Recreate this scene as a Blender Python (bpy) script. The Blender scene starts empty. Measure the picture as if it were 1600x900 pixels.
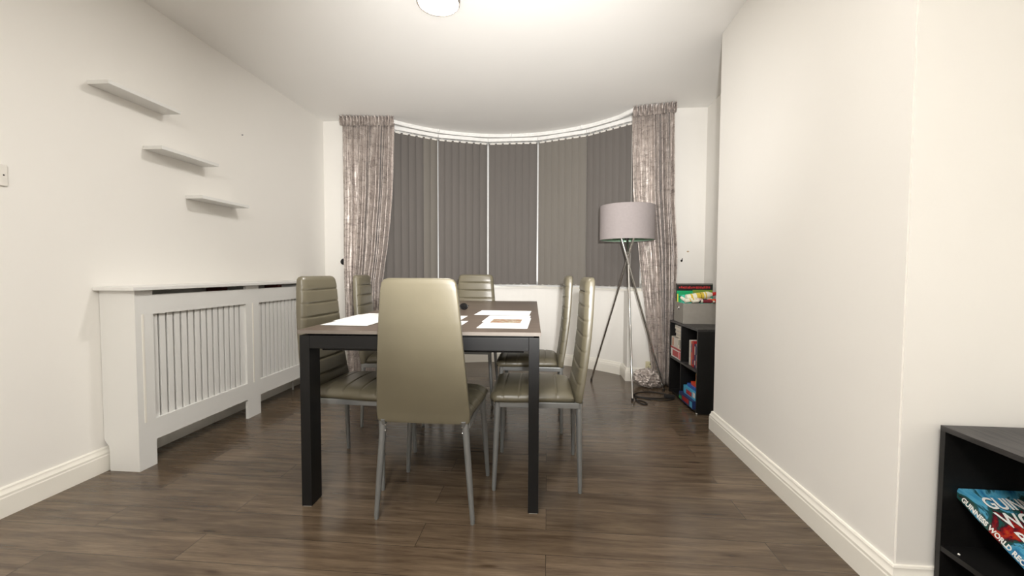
import bpy, bmesh, math, random
from mathutils import Vector, Matrix, noise
PI = math.pi
sc = bpy.context.scene
C = sc.collection
random.seed(7)

# ------------------------------------------------------------------ camera, light, exposure
HC = 2.4516
XL = -2.19
cam_d = bpy.data.cameras.new('camera'); cam = bpy.data.objects.new('camera', cam_d); C.objects.link(cam)
F_, PITCH, YAW, ROLL, CH = 644.5254, .0398, .0862, .0038, .9972
Fw = Vector((-math.sin(YAW)*math.cos(PITCH), math.cos(YAW)*math.cos(PITCH), -math.sin(PITCH)))
R0 = Vector((math.cos(YAW), math.sin(YAW), 0)); U0 = R0.cross(Fw)
Rv = math.cos(ROLL)*R0 + math.sin(ROLL)*U0; Uv = -math.sin(ROLL)*R0 + math.cos(ROLL)*U0
cam.matrix_world = Matrix(((Rv.x, Uv.x, -Fw.x, 0), (Rv.y, Uv.y, -Fw.y, 0), (Rv.z, Uv.z, -Fw.z, CH), (0, 0, 0, 1)))
cam_d.sensor_width = 36; cam_d.lens = F_/1600*36; cam_d.clip_start = .02
sc.camera = cam
sc.view_settings.view_transform = 'Standard'
try: sc.view_settings.look = 'None'
except Exception: pass
sc.view_settings.gamma = 1; sc.view_settings.use_curve_mapping = False
sc.view_settings.exposure = 0.68
w = bpy.data.worlds.new('night'); sc.world = w; w.use_nodes = True
w.node_tree.nodes['Background'].inputs[0].default_value = (.02, .025, .04, 1)
w.node_tree.nodes['Background'].inputs[1].default_value = .3

def aim(o, loc, to):
    o.location = loc
    o.rotation_euler = (Vector(to)-Vector(loc)).to_track_quat('-Z', 'Y').to_euler()
# camera flash, on top of the camera
fl = bpy.data.lights.new('flash', 'SPOT'); fl.energy = 340; fl.spot_size = math.radians(72); fl.spot_blend = 1
fl.shadow_soft_size = .035; fl.color = (1, .985, .965)
flo = bpy.data.objects.new('flash', fl); C.objects.link(flo); aim(flo, (.09, -.02, 1.14), (-.40, 4.2, 2.05))
# the flash's second head, thrown up at the ceiling
bo = bpy.data.lights.new('bounce_flash', 'SPOT'); bo.energy = 215; bo.spot_size = math.radians(84); bo.spot_blend = 1; bo.color = (1, .985, .965)
bo.shadow_soft_size = .06
boo = bpy.data.objects.new('bounce_flash', bo); C.objects.link(boo); aim(boo, (.06, -.04, 1.20), (-.05, .55, 2.45))
# unseen fill light, added behind the camera to raise the ambient level
c2 = bpy.data.lights.new('rear_fill_light', 'AREA'); c2.shape = 'DISK'; c2.size = .5; c2.energy = 42; c2.color = (1, .97, .93)
c2o = bpy.data.objects.new('rear_fill_light', c2); C.objects.link(c2o); aim(c2o, (-.4, -.7, 2.38), (-.4, -.6, 0))

# ------------------------------------------------------------------ materials
def srgb(r, g, b):
    f = lambda c: (c/255/12.92) if c/255 <= .04045 else ((c/255+.055)/1.055)**2.4
    return (f(r), f(g), f(b), 1)
class NT:
    def __init__(s, name):
        s.m = bpy.data.materials.new(name); s.m.use_nodes = True; s.t = s.m.node_tree
        s.b = s.t.nodes['Principled BSDF']
    def n(s, ty, **kw):
        x = s.t.nodes.new(ty)
        for k, v in kw.items():
            if k.startswith('i_'):
                kk = k[2:]; kk = int(kk) if kk.isdigit() else kk.replace('_', ' ')
                x.inputs[kk].default_value = v
            else: setattr(x, k, v)
        return x
    def l(s, a, b): s.t.links.new(a, b)
    def coords(s, scale=(1, 1, 1), rot=(0, 0, 0), kind='Object'):
        tc = s.n('ShaderNodeTexCoord'); mp = s.n('ShaderNodeMapping')
        mp.inputs['Scale'].default_value = scale; mp.inputs['Rotation'].default_value = rot
        s.l(tc.outputs[kind], mp.inputs[0]); return mp.outputs[0]
    def noise(s, vec, scale, detail=4, rough=.5, dist=0):
        x = s.n('ShaderNodeTexNoise'); x.inputs['Scale'].default_value = scale; x.inputs['Detail'].default_value = detail
        x.inputs['Roughness'].default_value = rough; x.inputs['Distortion'].default_value = dist
        s.l(vec, x.inputs['Vector']); return x.outputs['Fac']
    def ramp(s, fac, stops):
        x = s.n('ShaderNodeValToRGB'); e = x.color_ramp.elements
        while len(e) < len(stops): e.new(.5)
        for i, (p, c) in enumerate(stops): e[i].position = p; e[i].color = c
        s.l(fac, x.inputs[0]); return x.outputs[0]
    def bump(s, h, strength=.2, dist=.01):
        x = s.n('ShaderNodeBump'); x.inputs['Strength'].default_value = strength; x.inputs['Distance'].default_value = dist
        s.l(h, x.inputs['Height']); s.l(x.outputs[0], s.b.inputs['Normal'])
def mat(name, col, rough=.5, metal=0, spec=.5, bump=None, vary=None, sheen=0, coat=0):
    t = NT(name); b = t.b
    b.inputs['Base Color'].default_value = col; b.inputs['Roughness'].default_value = rough
    b.inputs['Metallic'].default_value = metal; b.inputs['Specular IOR Level'].default_value = spec
    b.inputs['Sheen Weight'].default_value = sheen; b.inputs['Coat Weight'].default_value = coat
    if bump or vary:
        v = t.coords()
    if bump:
        t.bump(t.noise(v, bump[0], 3), bump[1], bump[2])
    vs, va = vary if vary else (30, .04)
    if not vary: v = t.coords()
    nz = t.noise(v, vs, 3)
    d = tuple(c*(1-va) for c in col[:3])+(1,); u = tuple(min(1, c*(1+va)) for c in col[:3])+(1,)
    t.l(t.ramp(nz, [(.3, d), (.7, u)]), b.inputs['Base Color'])
    return t.m
M = {}
M['wall'] = mat('painted_plaster', srgb(240, 237, 231), .55, bump=(9, .06, .02), vary=(1.3, .012), spec=.35)
M['wall_cool'] = mat('cool_painted_plaster', srgb(237, 237, 234), .45, bump=(7, .1, .02), vary=(1.6, .012), spec=.4)
M['ceil'] = mat('ceiling_paint', srgb(246, 244, 240), .7, bump=(6, .04, .02), vary=(1, .01), spec=.2)
M['trim'] = mat('gloss_trim_paint', srgb(240, 236, 226), .3, bump=(14, .03, .01), vary=(3, .015))
M['cover'] = mat('satin_white_mdf', srgb(228, 227, 223), .38, vary=(2, .01))
M['radi'] = mat('radiator_enamel', srgb(228, 226, 220), .35)
M['plastic'] = mat('white_plastic', srgb(232, 228, 220), .3)
M['upvc'] = mat('white_upvc', srgb(244, 243, 240), .25)
M['ivory'] = mat('ivory_plastic', srgb(214, 206, 170), .4)
M['leather'] = mat('taupe_faux_leather', srgb(101, 95, 78), .34, bump=(420, .12, .0015), vary=(6, .05), spec=.55)
M['steel'] = mat('grey_painted_steel', srgb(138, 140, 140), .32, metal=.55, vary=(20, .03))
M['black_metal'] = mat('anthracite_powder_coat', srgb(15, 15, 16), .45, bump=(500, .1, .001), spec=.35)
M['black_plastic'] = mat('black_plastic', srgb(18, 18, 19), .25)
M['chrome'] = mat('chrome', srgb(205, 203, 200), .12, metal=1)
M['paper'] = mat('white_paper', srgb(246, 246, 244), .7)
M['shade'] = mat('mauve_grey_shade_fabric', srgb(152, 144, 143), .8, bump=(600, .2, .001), vary=(50, .03), spec=.2)
M['lining'] = mat('green_silver_lining', srgb(130, 160, 136), .35, metal=.35)
M['box'] = mat('grey_card_box', srgb(150, 145, 137), .7, spec=.25)
M['blackbrown'] = None
M['rubber'] = mat('black_rubber', srgb(22, 21, 21), .6)
M['dark'] = mat('dark_void_paint', srgb(30, 27, 25), .8)
M['rust'] = mat('rusty_bracket', srgb(96, 44, 34), .6)

def wood_black(name, base, hi, axis_scale):
    t = NT(name); v = t.coords(axis_scale)
    nz = t.noise(v, 6, 6, .6, .4)
    t.l(t.ramp(nz, [(.35, base), (.7, hi)]), t.b.inputs['Base Color'])
    t.b.inputs['Roughness'].default_value = .45; t.bump(nz, .15, .002)
    return t.m
M['blackbrown'] = wood_black('black_ash_veneer', srgb(10, 9, 9), srgb(22, 21, 20), (12, 1.2, 12))
M['blacktop'] = wood_black('worn_black_ash_top', srgb(26, 25, 25), srgb(72, 69, 68), (14, 1.2, 14))

def floor_mat():
    t = NT('laminate_planks'); v = t.coords()
    br = t.n('ShaderNodeTexBrick'); br.offset = .37; br.offset_frequency = 2
    br.inputs['Scale'].default_value = 1; br.inputs['Brick Width'].default_value = 1.28; br.inputs['Row Height'].default_value = .142
    br.inputs['Mortar Size'].default_value = .0011; br.inputs['Mortar Smooth'].default_value = .3
    br.inputs['Color1'].default_value = (.0, .0, .0, 1); br.inputs['Color2'].default_value = (1, 1, 1, 1); br.inputs['Mortar'].default_value = (.5, .5, .5, 1)
    t.l(v, br.inputs['Vector'])
    # shift the grain per plank
    sh = t.n('ShaderNodeVectorMath', operation='SCALE'); sh.inputs['Scale'].default_value = 7.3; t.l(br.outputs['Color'], sh.inputs[0])
    ad = t.n('ShaderNodeVectorMath', operation='ADD'); t.l(v, ad.inputs[0]); t.l(sh.outputs[0], ad.inputs[1])
    mp = t.n('ShaderNodeMapping'); mp.inputs['Scale'].default_value = (1.3, 14, 1); t.l(ad.outputs[0], mp.inputs[0])
    g1 = t.noise(mp.outputs[0], 2.2, 8, .62, .35)
    mp2 = t.n('ShaderNodeMapping'); mp2.inputs['Scale'].default_value = (5, 110, 1); t.l(ad.outputs[0], mp2.inputs[0])
    g2 = t.noise(mp2.outputs[0], 3, 5, .6)
    base = t.ramp(g1, [(.22, srgb(62, 49, 39)), (.42, srgb(90, 76, 61)), (.6, srgb(108, 93, 76)), (.82, srgb(129, 114, 95))])
    mx = t.n('ShaderNodeMixRGB', blend_type='MULTIPLY'); mx.inputs[0].default_value = .8
    t.l(base, mx.inputs[1]); t.l(t.ramp(g2, [(.3, (.68, .66, .64, 1)), (.7, (1.1, 1.1, 1.1, 1))]), mx.inputs[2])
    tint = t.n('ShaderNodeMixRGB', blend_type='MULTIPLY'); tint.inputs[0].default_value = 1
    t.l(mx.outputs[0], tint.inputs[1]); t.l(t.ramp(br.outputs['Color'], [(0, (.80, .79, .78, 1)), (.5, (.95, .94, .93, 1)), (1, (1.08, 1.07, 1.06, 1))]), tint.inputs[2])
    # knots
    mk = t.n('ShaderNodeMapping'); mk.inputs['Scale'].default_value = (2.6, 11, 1); t.l(ad.outputs[0], mk.inputs[0])
    vo = t.n('ShaderNodeTexVoronoi'); vo.inputs['Scale'].default_value = 1.0; t.l(mk.outputs[0], vo.inputs['Vector'])
    kn = t.n('ShaderNodeMixRGB', blend_type='MULTIPLY'); kn.inputs[0].default_value = .8
    t.l(tint.outputs[0], kn.inputs[1]); t.l(t.ramp(vo.outputs['Distance'], [(.03, (.30, .24, .20, 1)), (.10, (.8, .78, .76, 1)), (.16, (1, 1, 1, 1))]), kn.inputs[2])
    sm = t.n('ShaderNodeMixRGB', blend_type='MIX'); t.l(br.outputs['Fac'], sm.inputs[0]); t.l(kn.outputs[0], sm.inputs[1]); sm.inputs[2].default_value = srgb(52, 42, 34)
    t.l(sm.outputs[0], t.b.inputs['Base Color'])
    t.l(t.ramp(g1, [(.3, (.17, .17, .17, 1)), (.8, (.27, .27, .27, 1))]), t.b.inputs['Roughness'])
    t.b.inputs['Specular IOR Level'].default_value = .5
    iv = t.n('ShaderNodeMath', operation='MULTIPLY_ADD'); t.l(br.outputs['Fac'], iv.inputs[0]); iv.inputs[1].default_value = -1.5; t.l(g2, iv.inputs[2])
    t.bump(iv.outputs[0], .06, .002)
    return t.m
M['floor'] = floor_mat()
def tabletop_mat():
    t = NT('grey_brown_table_laminate'); v = t.coords((1, 9, 1))
    nz = t.noise(v, 5, 8, .6, .3)
    t.l(t.ramp(nz, [(.3, srgb(84, 72, 63)), (.7, srgb(112, 98, 87))]), t.b.inputs['Base Color'])
    t.b.inputs['Roughness'].default_value = .36; return t.m
M['tabletop'] = tabletop_mat()
M['tableedge'] = mat('table_edge_band', srgb(118, 110, 102), .4)
def velvet():
    t = NT('crushed_velvet')
    a = t.noise(t.coords((1, 1, .5)), 30, 6, .72, .5)
    # thin, mostly horizontal crush creases
    b = t.noise(t.coords((.4, .4, 1.8)), 12, 3, .5, .9)
    r = t.ramp(b, [(.478, (0, 0, 0, 1)), (.496, (1, 1, 1, 1)), (.504, (1, 1, 1, 1)), (.522, (0, 0, 0, 1))])
    base = t.ramp(a, [(.3, srgb(150, 139, 132)), (.45, srgb(182, 171, 164)), (.58, srgb(200, 190, 183)), (.70, srgb(238, 231, 225))])
    mx = t.n('ShaderNodeMixRGB', blend_type='MULTIPLY'); t.l(base, mx.inputs[1]); mx.inputs[2].default_value = (.34, .30, .29, 1)
    fa = t.n('ShaderNodeMath', operation='MULTIPLY'); t.l(r, fa.inputs[0]); fa.inputs[1].default_value = .6; t.l(fa.outputs[0], mx.inputs[0])
    t.l(mx.outputs[0], t.b.inputs['Base Color'])
    t.b.inputs['Roughness'].default_value = .36; t.b.inputs['Metallic'].default_value = .45; t.b.inputs['Sheen Weight'].default_value = .2; t.b.inputs['Specular IOR Level'].default_value = .7
    ad = t.n('ShaderNodeMath', operation='ADD'); t.l(a, ad.inputs[0]); t.l(b, ad.inputs[1]); t.bump(ad.outputs[0], .35, .010)
    return t.m
M['velvet'] = velvet()
def blind_mat(name, col):
    t = NT(name); v = t.coords((1, 1, .02)); nz = t.noise(v, 260, 2)
    d = tuple(c*.94 for c in col[:3])+(1,)
    t.l(t.ramp(nz, [(.3, d), (.7, col)]), t.b.inputs['Base Color']); t.b.inputs['Roughness'].default_value = .75
    t.b.inputs['Specular IOR Level'].default_value = .25; return t.m
M['blind'] = blind_mat('grey_blind_fabric', srgb(107, 102, 98))
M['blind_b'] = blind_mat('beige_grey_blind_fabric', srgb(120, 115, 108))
def glass():
    t = NT('window_glass'); t.b.inputs['Transmission Weight'].default_value = 1; t.b.inputs['Roughness'].default_value = .02
    t.b.inputs['Base Color'].default_value = (.9, .95, .95, 1); t.b.inputs['IOR'].default_value = 1.45; return t.m
M['glass'] = glass()
def glow():
    t = NT('lit_diffuser'); t.b.inputs['Base Color'].default_value = (1, 1, 1, 1)
    t.b.inputs['Emission Color'].default_value = (1, .97, .93, 1); t.b.inputs['Emission Strength'].default_value = 95; return t.m
M['glow'] = glow()
def art(name, stops, scale=9, dist=2.):
    t = NT(name); v = t.coords()
    nz = t.noise(v, scale, 5, .6, dist)
    x = t.n('ShaderNodeValToRGB'); x.color_ramp.interpolation = 'LINEAR'
    e = x.color_ramp.elements
    while len(e) < len(stops): e.new(.5)
    for i, (p, c) in enumerate(stops): e[i].position = p; e[i].color = c
    t.l(nz, x.inputs[0]); t.l(x.outputs[0], t.b.inputs['Base Color']); t.b.inputs['Roughness'].default_value = .25
    return t.m
M['cover_art'] = art('busy_cover_print', [(.26, srgb(170, 120, 40)), (.34, srgb(30, 60, 120)), (.42, srgb(60, 140, 180)), (.47, srgb(90, 165, 195)), (.50, srgb(40, 80, 90)), (.54, srgb(36, 84, 74)), (.58, srgb(60, 30, 40)), (.62, srgb(165, 34, 34)), (.70, srgb(190, 110, 40))], 7, 1.2)
M['page_print'] = art('food_photo_print', [(.3, srgb(120, 100, 82)), (.42, srgb(205, 188, 165)), (.5, srgb(160, 145, 120)), (.58, srgb(190, 130, 95)), (.7, srgb(130, 130, 105))], 30, 1.)
def col(name, r, g, b, rough=.4): 
    if name not in M: M[name] = mat(name, srgb(r, g, b), rough, vary=(60, .06))
    return M[name]

# ------------------------------------------------------------------ mesh helpers
def add_box(bm, x0, x1, y0, y1, z0, z1, bev=0, seg=2):
    vs = [bm.verts.new(p) for p in ((x0,y0,z0),(x1,y0,z0),(x1,y1,z0),(x0,y1,z0),(x0,y0,z1),(x1,y0,z1),(x1,y1,z1),(x0,y1,z1))]
    fs = [bm.faces.new([vs[i] for i in q]) for q in ((3,2,1,0),(4,5,6,7),(0,1,5,4),(1,2,6,5),(2,3,7,6),(3,0,4,7))]
    if bev:
        es = list({e for f in fs for e in f.edges})
        bmesh.ops.bevel(bm, geom=es, offset=bev, segments=seg, affect='EDGES', profile=.5)
def box_bm(*a, **k):
    bm = bmesh.new(); add_box(bm, *a, **k); return bm
def add_prism(bm, poly, z0, z1):
    a = [bm.verts.new((x, y, z0)) for x, y in poly]; b = [bm.verts.new((x, y, z1)) for x, y in poly]
    n = len(poly)
    bm.faces.new(a[::-1]); bm.faces.new(b)
    for i in range(n): bm.faces.new((a[i], a[(i+1) % n], b[(i+1) % n], b[i]))
def add_tube(bm, pts, rad, seg=12, cap=True):
    pts = [Vector(p) for p in pts]; n = len(pts)
    rads = rad if isinstance(rad, (list, tuple)) else [rad]*n
    T = [(pts[min(i+1, n-1)]-pts[max(i-1, 0)]).normalized() for i in range(n)]
    up = Vector((0, 0, 1)) if abs(T[0].z) < .9 else Vector((1, 0, 0))
    N = (up - T[0]*up.dot(T[0])).normalized(); rings = []
    for i in range(n):
        N = (N - T[i]*N.dot(T[i])).normalized(); B = T[i].cross(N)
        rings.append([bm.verts.new(pts[i]+rads[i]*(math.cos(2*PI*k/seg)*N+math.sin(2*PI*k/seg)*B)) for k in range(seg)])
    for i in range(n-1):
        for k in range(seg): bm.faces.new((rings[i][k], rings[i][(k+1) % seg], rings[i+1][(k+1) % seg], rings[i+1][k]))
    if cap: bm.faces.new(rings[0][::-1]); bm.faces.new(rings[-1])
def add_lathe(bm, prof, seg=48, mtx=None, close=False):
    rings = []
    for r, z in prof:
        if r < 1e-6: rings.append([bm.verts.new((0, 0, z))])
        else: rings.append([bm.verts.new((r*math.cos(2*PI*k/seg), r*math.sin(2*PI*k/seg), z)) for k in range(seg)])
    pr = list(zip(rings, rings[1:]))
    if close: pr.append((rings[-1], rings[0]))
    for a, b in pr:
        for k in range(seg):
            k2 = (k+1) % seg
            if len(a) == 1 and len(b) == 1: continue
            if len(a) == 1: bm.faces.new((a[0], b[k2], b[k]))
            elif len(b) == 1: bm.faces.new((a[k], a[k2], b[0]))
            else: bm.faces.new((a[k], a[k2], b[k2], b[k]))
    if mtx is not None: bmesh.ops.transform(bm, matrix=mtx, verts=[v for r in rings for v in r])
def obj(name, bm, m, parent=None, smooth=True, kind=None, angle=.6):
    bmesh.ops.recalc_face_normals(bm, faces=bm.faces)
    me = bpy.data.meshes.new(name); bm.to_mesh(me); bm.free()
    if smooth:
        me.polygons.foreach_set('use_smooth', [True]*len(me.polygons))
        try: me.set_sharp_from_angle(angle=angle)
        except Exception: pass
    for mm in (m if isinstance(m, (list, tuple)) else [m]): me.materials.append(mm)
    o = bpy.data.objects.new(name, me); C.objects.link(o)
    if parent is not None: o.parent = parent
    if smooth and angle <= .6:
        wn = o.modifiers.new('even_shading', 'WEIGHTED_NORMAL'); wn.keep_sharp = True; wn.weight = 80
    if kind: o['kind'] = kind
    return o
def tag(o, label, cat, group=None, kind=None):
    o['label'] = label; o['category'] = cat
    if group: o['group'] = group
    if kind: o['kind'] = kind
    return o
def thing(name, label, cat, loc=(0, 0, 0), rz=0, group=None):
    o = bpy.data.objects.new(name, None); C.objects.link(o); o.empty_display_size = .05
    o.location = loc; o.rotation_euler = (0, 0, rz); return tag(o, label, cat, group)
def kids(o): return [c for c in bpy.data.objects if c.parent == o]
def dup(root, loc, rz, label, group=None):
    def cp(o, par):
        c = o.copy(); C.objects.link(c); c.parent = par
        for k in kids(o): cp(k, c)
        return c
    ch = kids(root); r = root.copy(); C.objects.link(r)
    for k in ch: cp(k, r)
    r.location = loc; r.rotation_euler = (0, 0, rz); r['label'] = label
    if group: r['group'] = group
    return r
def struct(name, bm, m, smooth=False, parent=None):
    return obj(name, bm, m, parent, smooth, 'structure' if parent is None else None)

# ------------------------------------------------------------------ room shell
BC = Vector((-.40, 2.97)); BR = 1.55           # centre and radius of the bow window wall
YBL, YBR = 3.905, 3.83                         # back wall left / right of the bow
BXL, BXR = -1.655, .855
YN = -1.6
XR, YRF, YRN, XA, XN = 1.05, 2.68, 1.308, 1.395, 1.46
def bay(a, r): return (BC.x+r*math.sin(a), BC.y+r*math.cos(a))   # a = 0 points straight back
AL, AR = math.asin((BXL-BC.x)/BR), math.asin((BXR-BC.x)/BR)
struct('floor', box_bm(XL-.1, XN+.2, YN-.1, 4.7, -.05, 0), M['floor'])
struct('ceiling', box_bm(XL-.1, XN+.2, YN-.1, 4.8, HC, HC+.05), M['ceil'])
struct('wall_left', box_bm(XL-.1, XL, YN-.1, 4.1, 0, HC), M['wall'])
struct('wall_near', box_bm(XL, XN+.1, YN-.1, YN, 0, HC), M['wall'])
bm = bmesh.new(); add_prism(bm, [(XL, YBL), (BXL, YBL-.012), (BXL, 4.2), (XL, 4.2)], 0, HC); struct('wall_back_left', bm, M['wall'])
bm = bmesh.new(); add_prism(bm, [(BXR, YBR+.004), (XA+.15, YBR), (XA+.15, 4.2), (BXR, 4.2)], 0, HC); struct('wall_back_right', bm, M['wall'])
bm = bmesh.new(); add_prism(bm, [(XA, YRF-.1), (XA+.15, YRF-.1), (XA+.15, 3.9), (XA, 3.9)], 0, HC); struct('wall_alcove', bm, M['wall'])
bm = bmesh.new(); add_prism(bm, [(XR, YRN), (XN+.15, YRN), (XN+.15, YRF), (XR, YRF)], 0, HC)
bmesh.ops.bevel(bm, geom=[e for e in bm.edges if abs(e.verts[0].co.z-e.verts[1].co.z) > 1 and e.verts[0].co.x < XR+.01], offset=.004, segments=2, affect='EDGES')
struct('wall_chimney_breast', bm, M['wall'])
struct('wall_right', box_bm(XN, XN+.15, YN, YRN, 0, HC), M['wall_cool'])
NB = 48
def bay_band(r0, r1, z0, z1, a0=AL, a1=AR, n=NB):
    poly = [bay(a0+(a1-a0)*i/n, r0) for i in range(n+1)] + [bay(a1+(a0-a1)*i/n, r1) for i in range(n+1)]
    bm = bmesh.new(); add_prism(bm, poly, z0, z1); return bm
SILL = .835
struct('wall_bow', bay_band(BR, BR+.15, 0, SILL-.015, AL-.03, AR+.03), M['wall'])
struct('wall_pier', box_bm(.73, .87, YBR+.004, 4.06, 0, SILL-.012), M['wall'])
struct('wall_bow_lintel', bay_band(BR, BR+.15, 2.40, HC, AL-.03, AR+.03), M['wall'])
struct('trim_1', bay_band(BR-.022, BR+.15, SILL-.015, SILL+.012), M['trim'])   # window board

# baseboards: a moulded profile swept along a path (path runs with the wall on its left)
PROF = [(0, 0), (.018, 0), (.018, .078), (.016, .083), (.016, .092), (.011, .101), (.009, .108), (.009, .113), (.006, .118), (0, .119)]
def sweep(path, closed=False):
    bm = bmesh.new(); P = [Vector(p) for p in path]; rings = []
    for i, p in enumerate(P):
        d0 = (P[i]-P[i-1]).normalized() if i else (P[1]-P[0]).normalized()
        d1 = (P[i+1]-P[i]).normalized() if i < len(P)-1 else d0
        n0 = Vector((d0.y, -d0.x)); n1 = Vector((d1.y, -d1.x)); n = (n0+n1).normalized(); k = 1/max(.4, n.dot(n0))
        rings.append([bm.verts.new((p.x+n.x*o*k, p.y+n.y*o*k, z)) for o, z in PROF])
    for a, b in zip(rings, rings[1:]):
        for j in range(len(PROF)): 
            j2 = (j+1) % len(PROF); bm.faces.new((a[j], a[j2], b[j2], b[j]))
    bm.faces.new(rings[0]); bm.faces.new(rings[-1][::-1]); return bm
sb = lambda n, p: obj(n, sweep(p), M['trim'], kind='structure', angle=.35)
sb('baseboard_left', [(XL, YN), (XL, YBL)])
sb('baseboard_back_left', [(XL, YBL), (BXL, YBL-.012)])
sb('baseboard_bow', [bay(AL+(AR-AL)*i/40, BR) for i in range(41) if bay(AL+(AR-AL)*i/40, BR)[0] < .73])
sb('baseboard_back_right', [(.73, 4.03), (.73, YBR+.004), (XA, YBR), (XA, YRF), (XR, YRF), (XR, YRN), (XN, YRN), (XN, YN)])

# ------------------------------------------------------------------ bow window: frames, glass, blinds, track
YAWC = (Fw.x, Fw.y)
def ray_circle(px, r):
    """bearing on the bow of a window division"""
    d = Vector((Fw.x+Rv.x*(px-800)/F_, Fw.y+Rv.y*(px-800)/F_)).normalized()
    o = -BC; b = o.dot(d); c = o.length_squared-r*r
    t = -b+math.sqrt(b*b-c); p = d*t; q = p-BC; return math.atan2(q.x, q.y)
GAPS = [.004, .004, .010, .010, .004, .004]
DIV = [0] + [ray_circle(px, 1.50) for px in (684.5, 762.5, 840, 916)] + [0]
RW = 1.572
DIVW = [AL+.01]+DIV[1:5]+[AR-.01]
for i in range(5):
    a, b = Vector(bay(DIVW[i], RW)), Vector(bay(DIVW[i+1], RW))
    d = (b-a); L = d.length; d.normalize(); nrm = Vector((d.y, -d.x)) # towards the room
    if nrm.dot(BC-a) < 0: nrm = -nrm
    def place(bm):
        mt = Matrix(((d.x, -nrm.x, 0, a.x), (d.y, -nrm.y, 0, a.y), (0, 0, 1, 0), (0, 0, 0, 1)))
        bmesh.ops.transform(bm, matrix=mt, verts=bm.verts); return bm
    z0, z1 = SILL+.0, 2.41; fw = .045
    bm = bmesh.new()
    for q in ((0, fw, z0, z1), (L-fw, L, z0, z1), (0, L, z0, z0+.06), (0, L, z1-.06, z1), (fw, L-fw, 1.86, 1.91)):
        add_box(bm, q[0], q[1], -.03, .03, q[2], q[3], bev=.005)
    wf = obj('window_%d' % (i+1), place(bm), M['upvc'], kind='structure')
    bm = bmesh.new(); add_box(bm, fw*.6, L-fw*.6, -.004, .004, z0+.04, z1-.04); obj('pane', place(bm), M['glass'], wf)

ZB0, ZB1 = SILL+.024, 2.362
RB = 1.487
BP = [Vector((-1.635, 3.885))]+[Vector(bay(DIV[i], RB)) for i in range(1, 5)]+[Vector((.838, 3.862))]
pos_lab = ['grey vertical blind at the left end of the bow window, beside the left curtain',
           'second grey vertical blind from the left in the bow window, right of two paler slats',
           'grey vertical blind in the middle of the bow window, between two bright white gaps',
           'paler beige-grey vertical blind, second from the right in the bow window',
           'grey vertical blind at the right end of the bow window, behind the tripod lamp']
for i in range(5):
    a, b = BP[i], BP[i+1]
    d = (b-a); L = d.length; d.normalize(); n = Vector((d.y, -d.x))
    if n.dot(BC-a) < 0: n = -n
    gap0, gap1 = GAPS[i], GAPS[i+1]
    root = thing('vertical_blind', pos_lab[i], 'blind', (a.x, a.y, 0), math.atan2(d.y, d.x), 'vertical blinds in the bow window')
    # local frame: +x along blind, -y is to the room
    obj('headrail', box_bm(.004, L-.004, -.020, .020, 2.378, 2.414, bev=.004), M['upvc'], root)
    ns = max(5, round((L-.012)/.0755)); pitch = (L-gap0-gap1)/ns; wsl = pitch+.010
    for k in range(ns):
        xc = gap0+pitch*(k+.5); x0 = max(gap0, xc-wsl/2); x1 = min(L-gap1, xc+wsl/2)
        bm = bmesh.new(); N = 6; A = []
        for z in (ZB0, ZB0+.002, ZB0+.038, ZB0+.042, ZB1):
            th = .0016 if z < ZB0+.04 else .0006
            row = []
            for s in range(N+1):
                u = s/N; x = x0+(x1-x0)*u; y = .012*(u-.5)+(-.006)*math.sin(PI*u)
                row.append((x, y, z, th))
            A.append([[bm.verts.new((x, y-th, z)) for x, y, z, th in row], [bm.verts.new((x, y+th, z)) for x, y, z, th in row]])
        for r0, r1 in zip(A, A[1:]):
            for s in range(N):
                bm.faces.new((r0[0][s], r0[0][s+1], r1[0][s+1], r1[0][s])); bm.faces.new((r0[1][s+1], r0[1][s], r1[1][s], r1[1][s+1]))
            for s in (0, N): bm.faces.new((r0[0][s], r1[0][s], r1[1][s], r0[1][s]))
        for r in (A[0], A[-1]):
            for s in range(N): bm.faces.new((r[0][s], r[1][s], r[1][s+1], r[0][s+1]))
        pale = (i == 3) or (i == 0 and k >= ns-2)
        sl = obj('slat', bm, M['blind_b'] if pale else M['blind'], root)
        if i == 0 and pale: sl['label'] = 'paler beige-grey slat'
        hk = bmesh.new(); add_box(hk, xc-.027, xc+.027, -.010, .010, ZB1-.013, ZB1+.003, bev=.004)
        add_box(hk, xc-.004, xc+.004, -.004, .004, ZB1+.008, 2.38); obj('hanger', hk, M['plastic'], sl)
    cb = bmesh.new()
    cp = []
    for k in range(ns*6+1):
        x = gap0+pitch*.5+(L-gap0-gap1-pitch)*k/(ns*6); cp.append((x, -.006, ZB0+.006-.006*abs(math.sin(PI*k/6))))
    add_tube(cb, cp, .0012, 6); obj('bottom_chain', cb, M['plastic'], root)
    if i == 4:
        ch = bmesh.new(); add_tube(ch, [(L-.08, -.03, 2.39), (L-.08, -.031, 1.5), (L-.08, -.03, .80)], .0015, 6); obj('control_chain', ch, M['plastic'], root)
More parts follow.
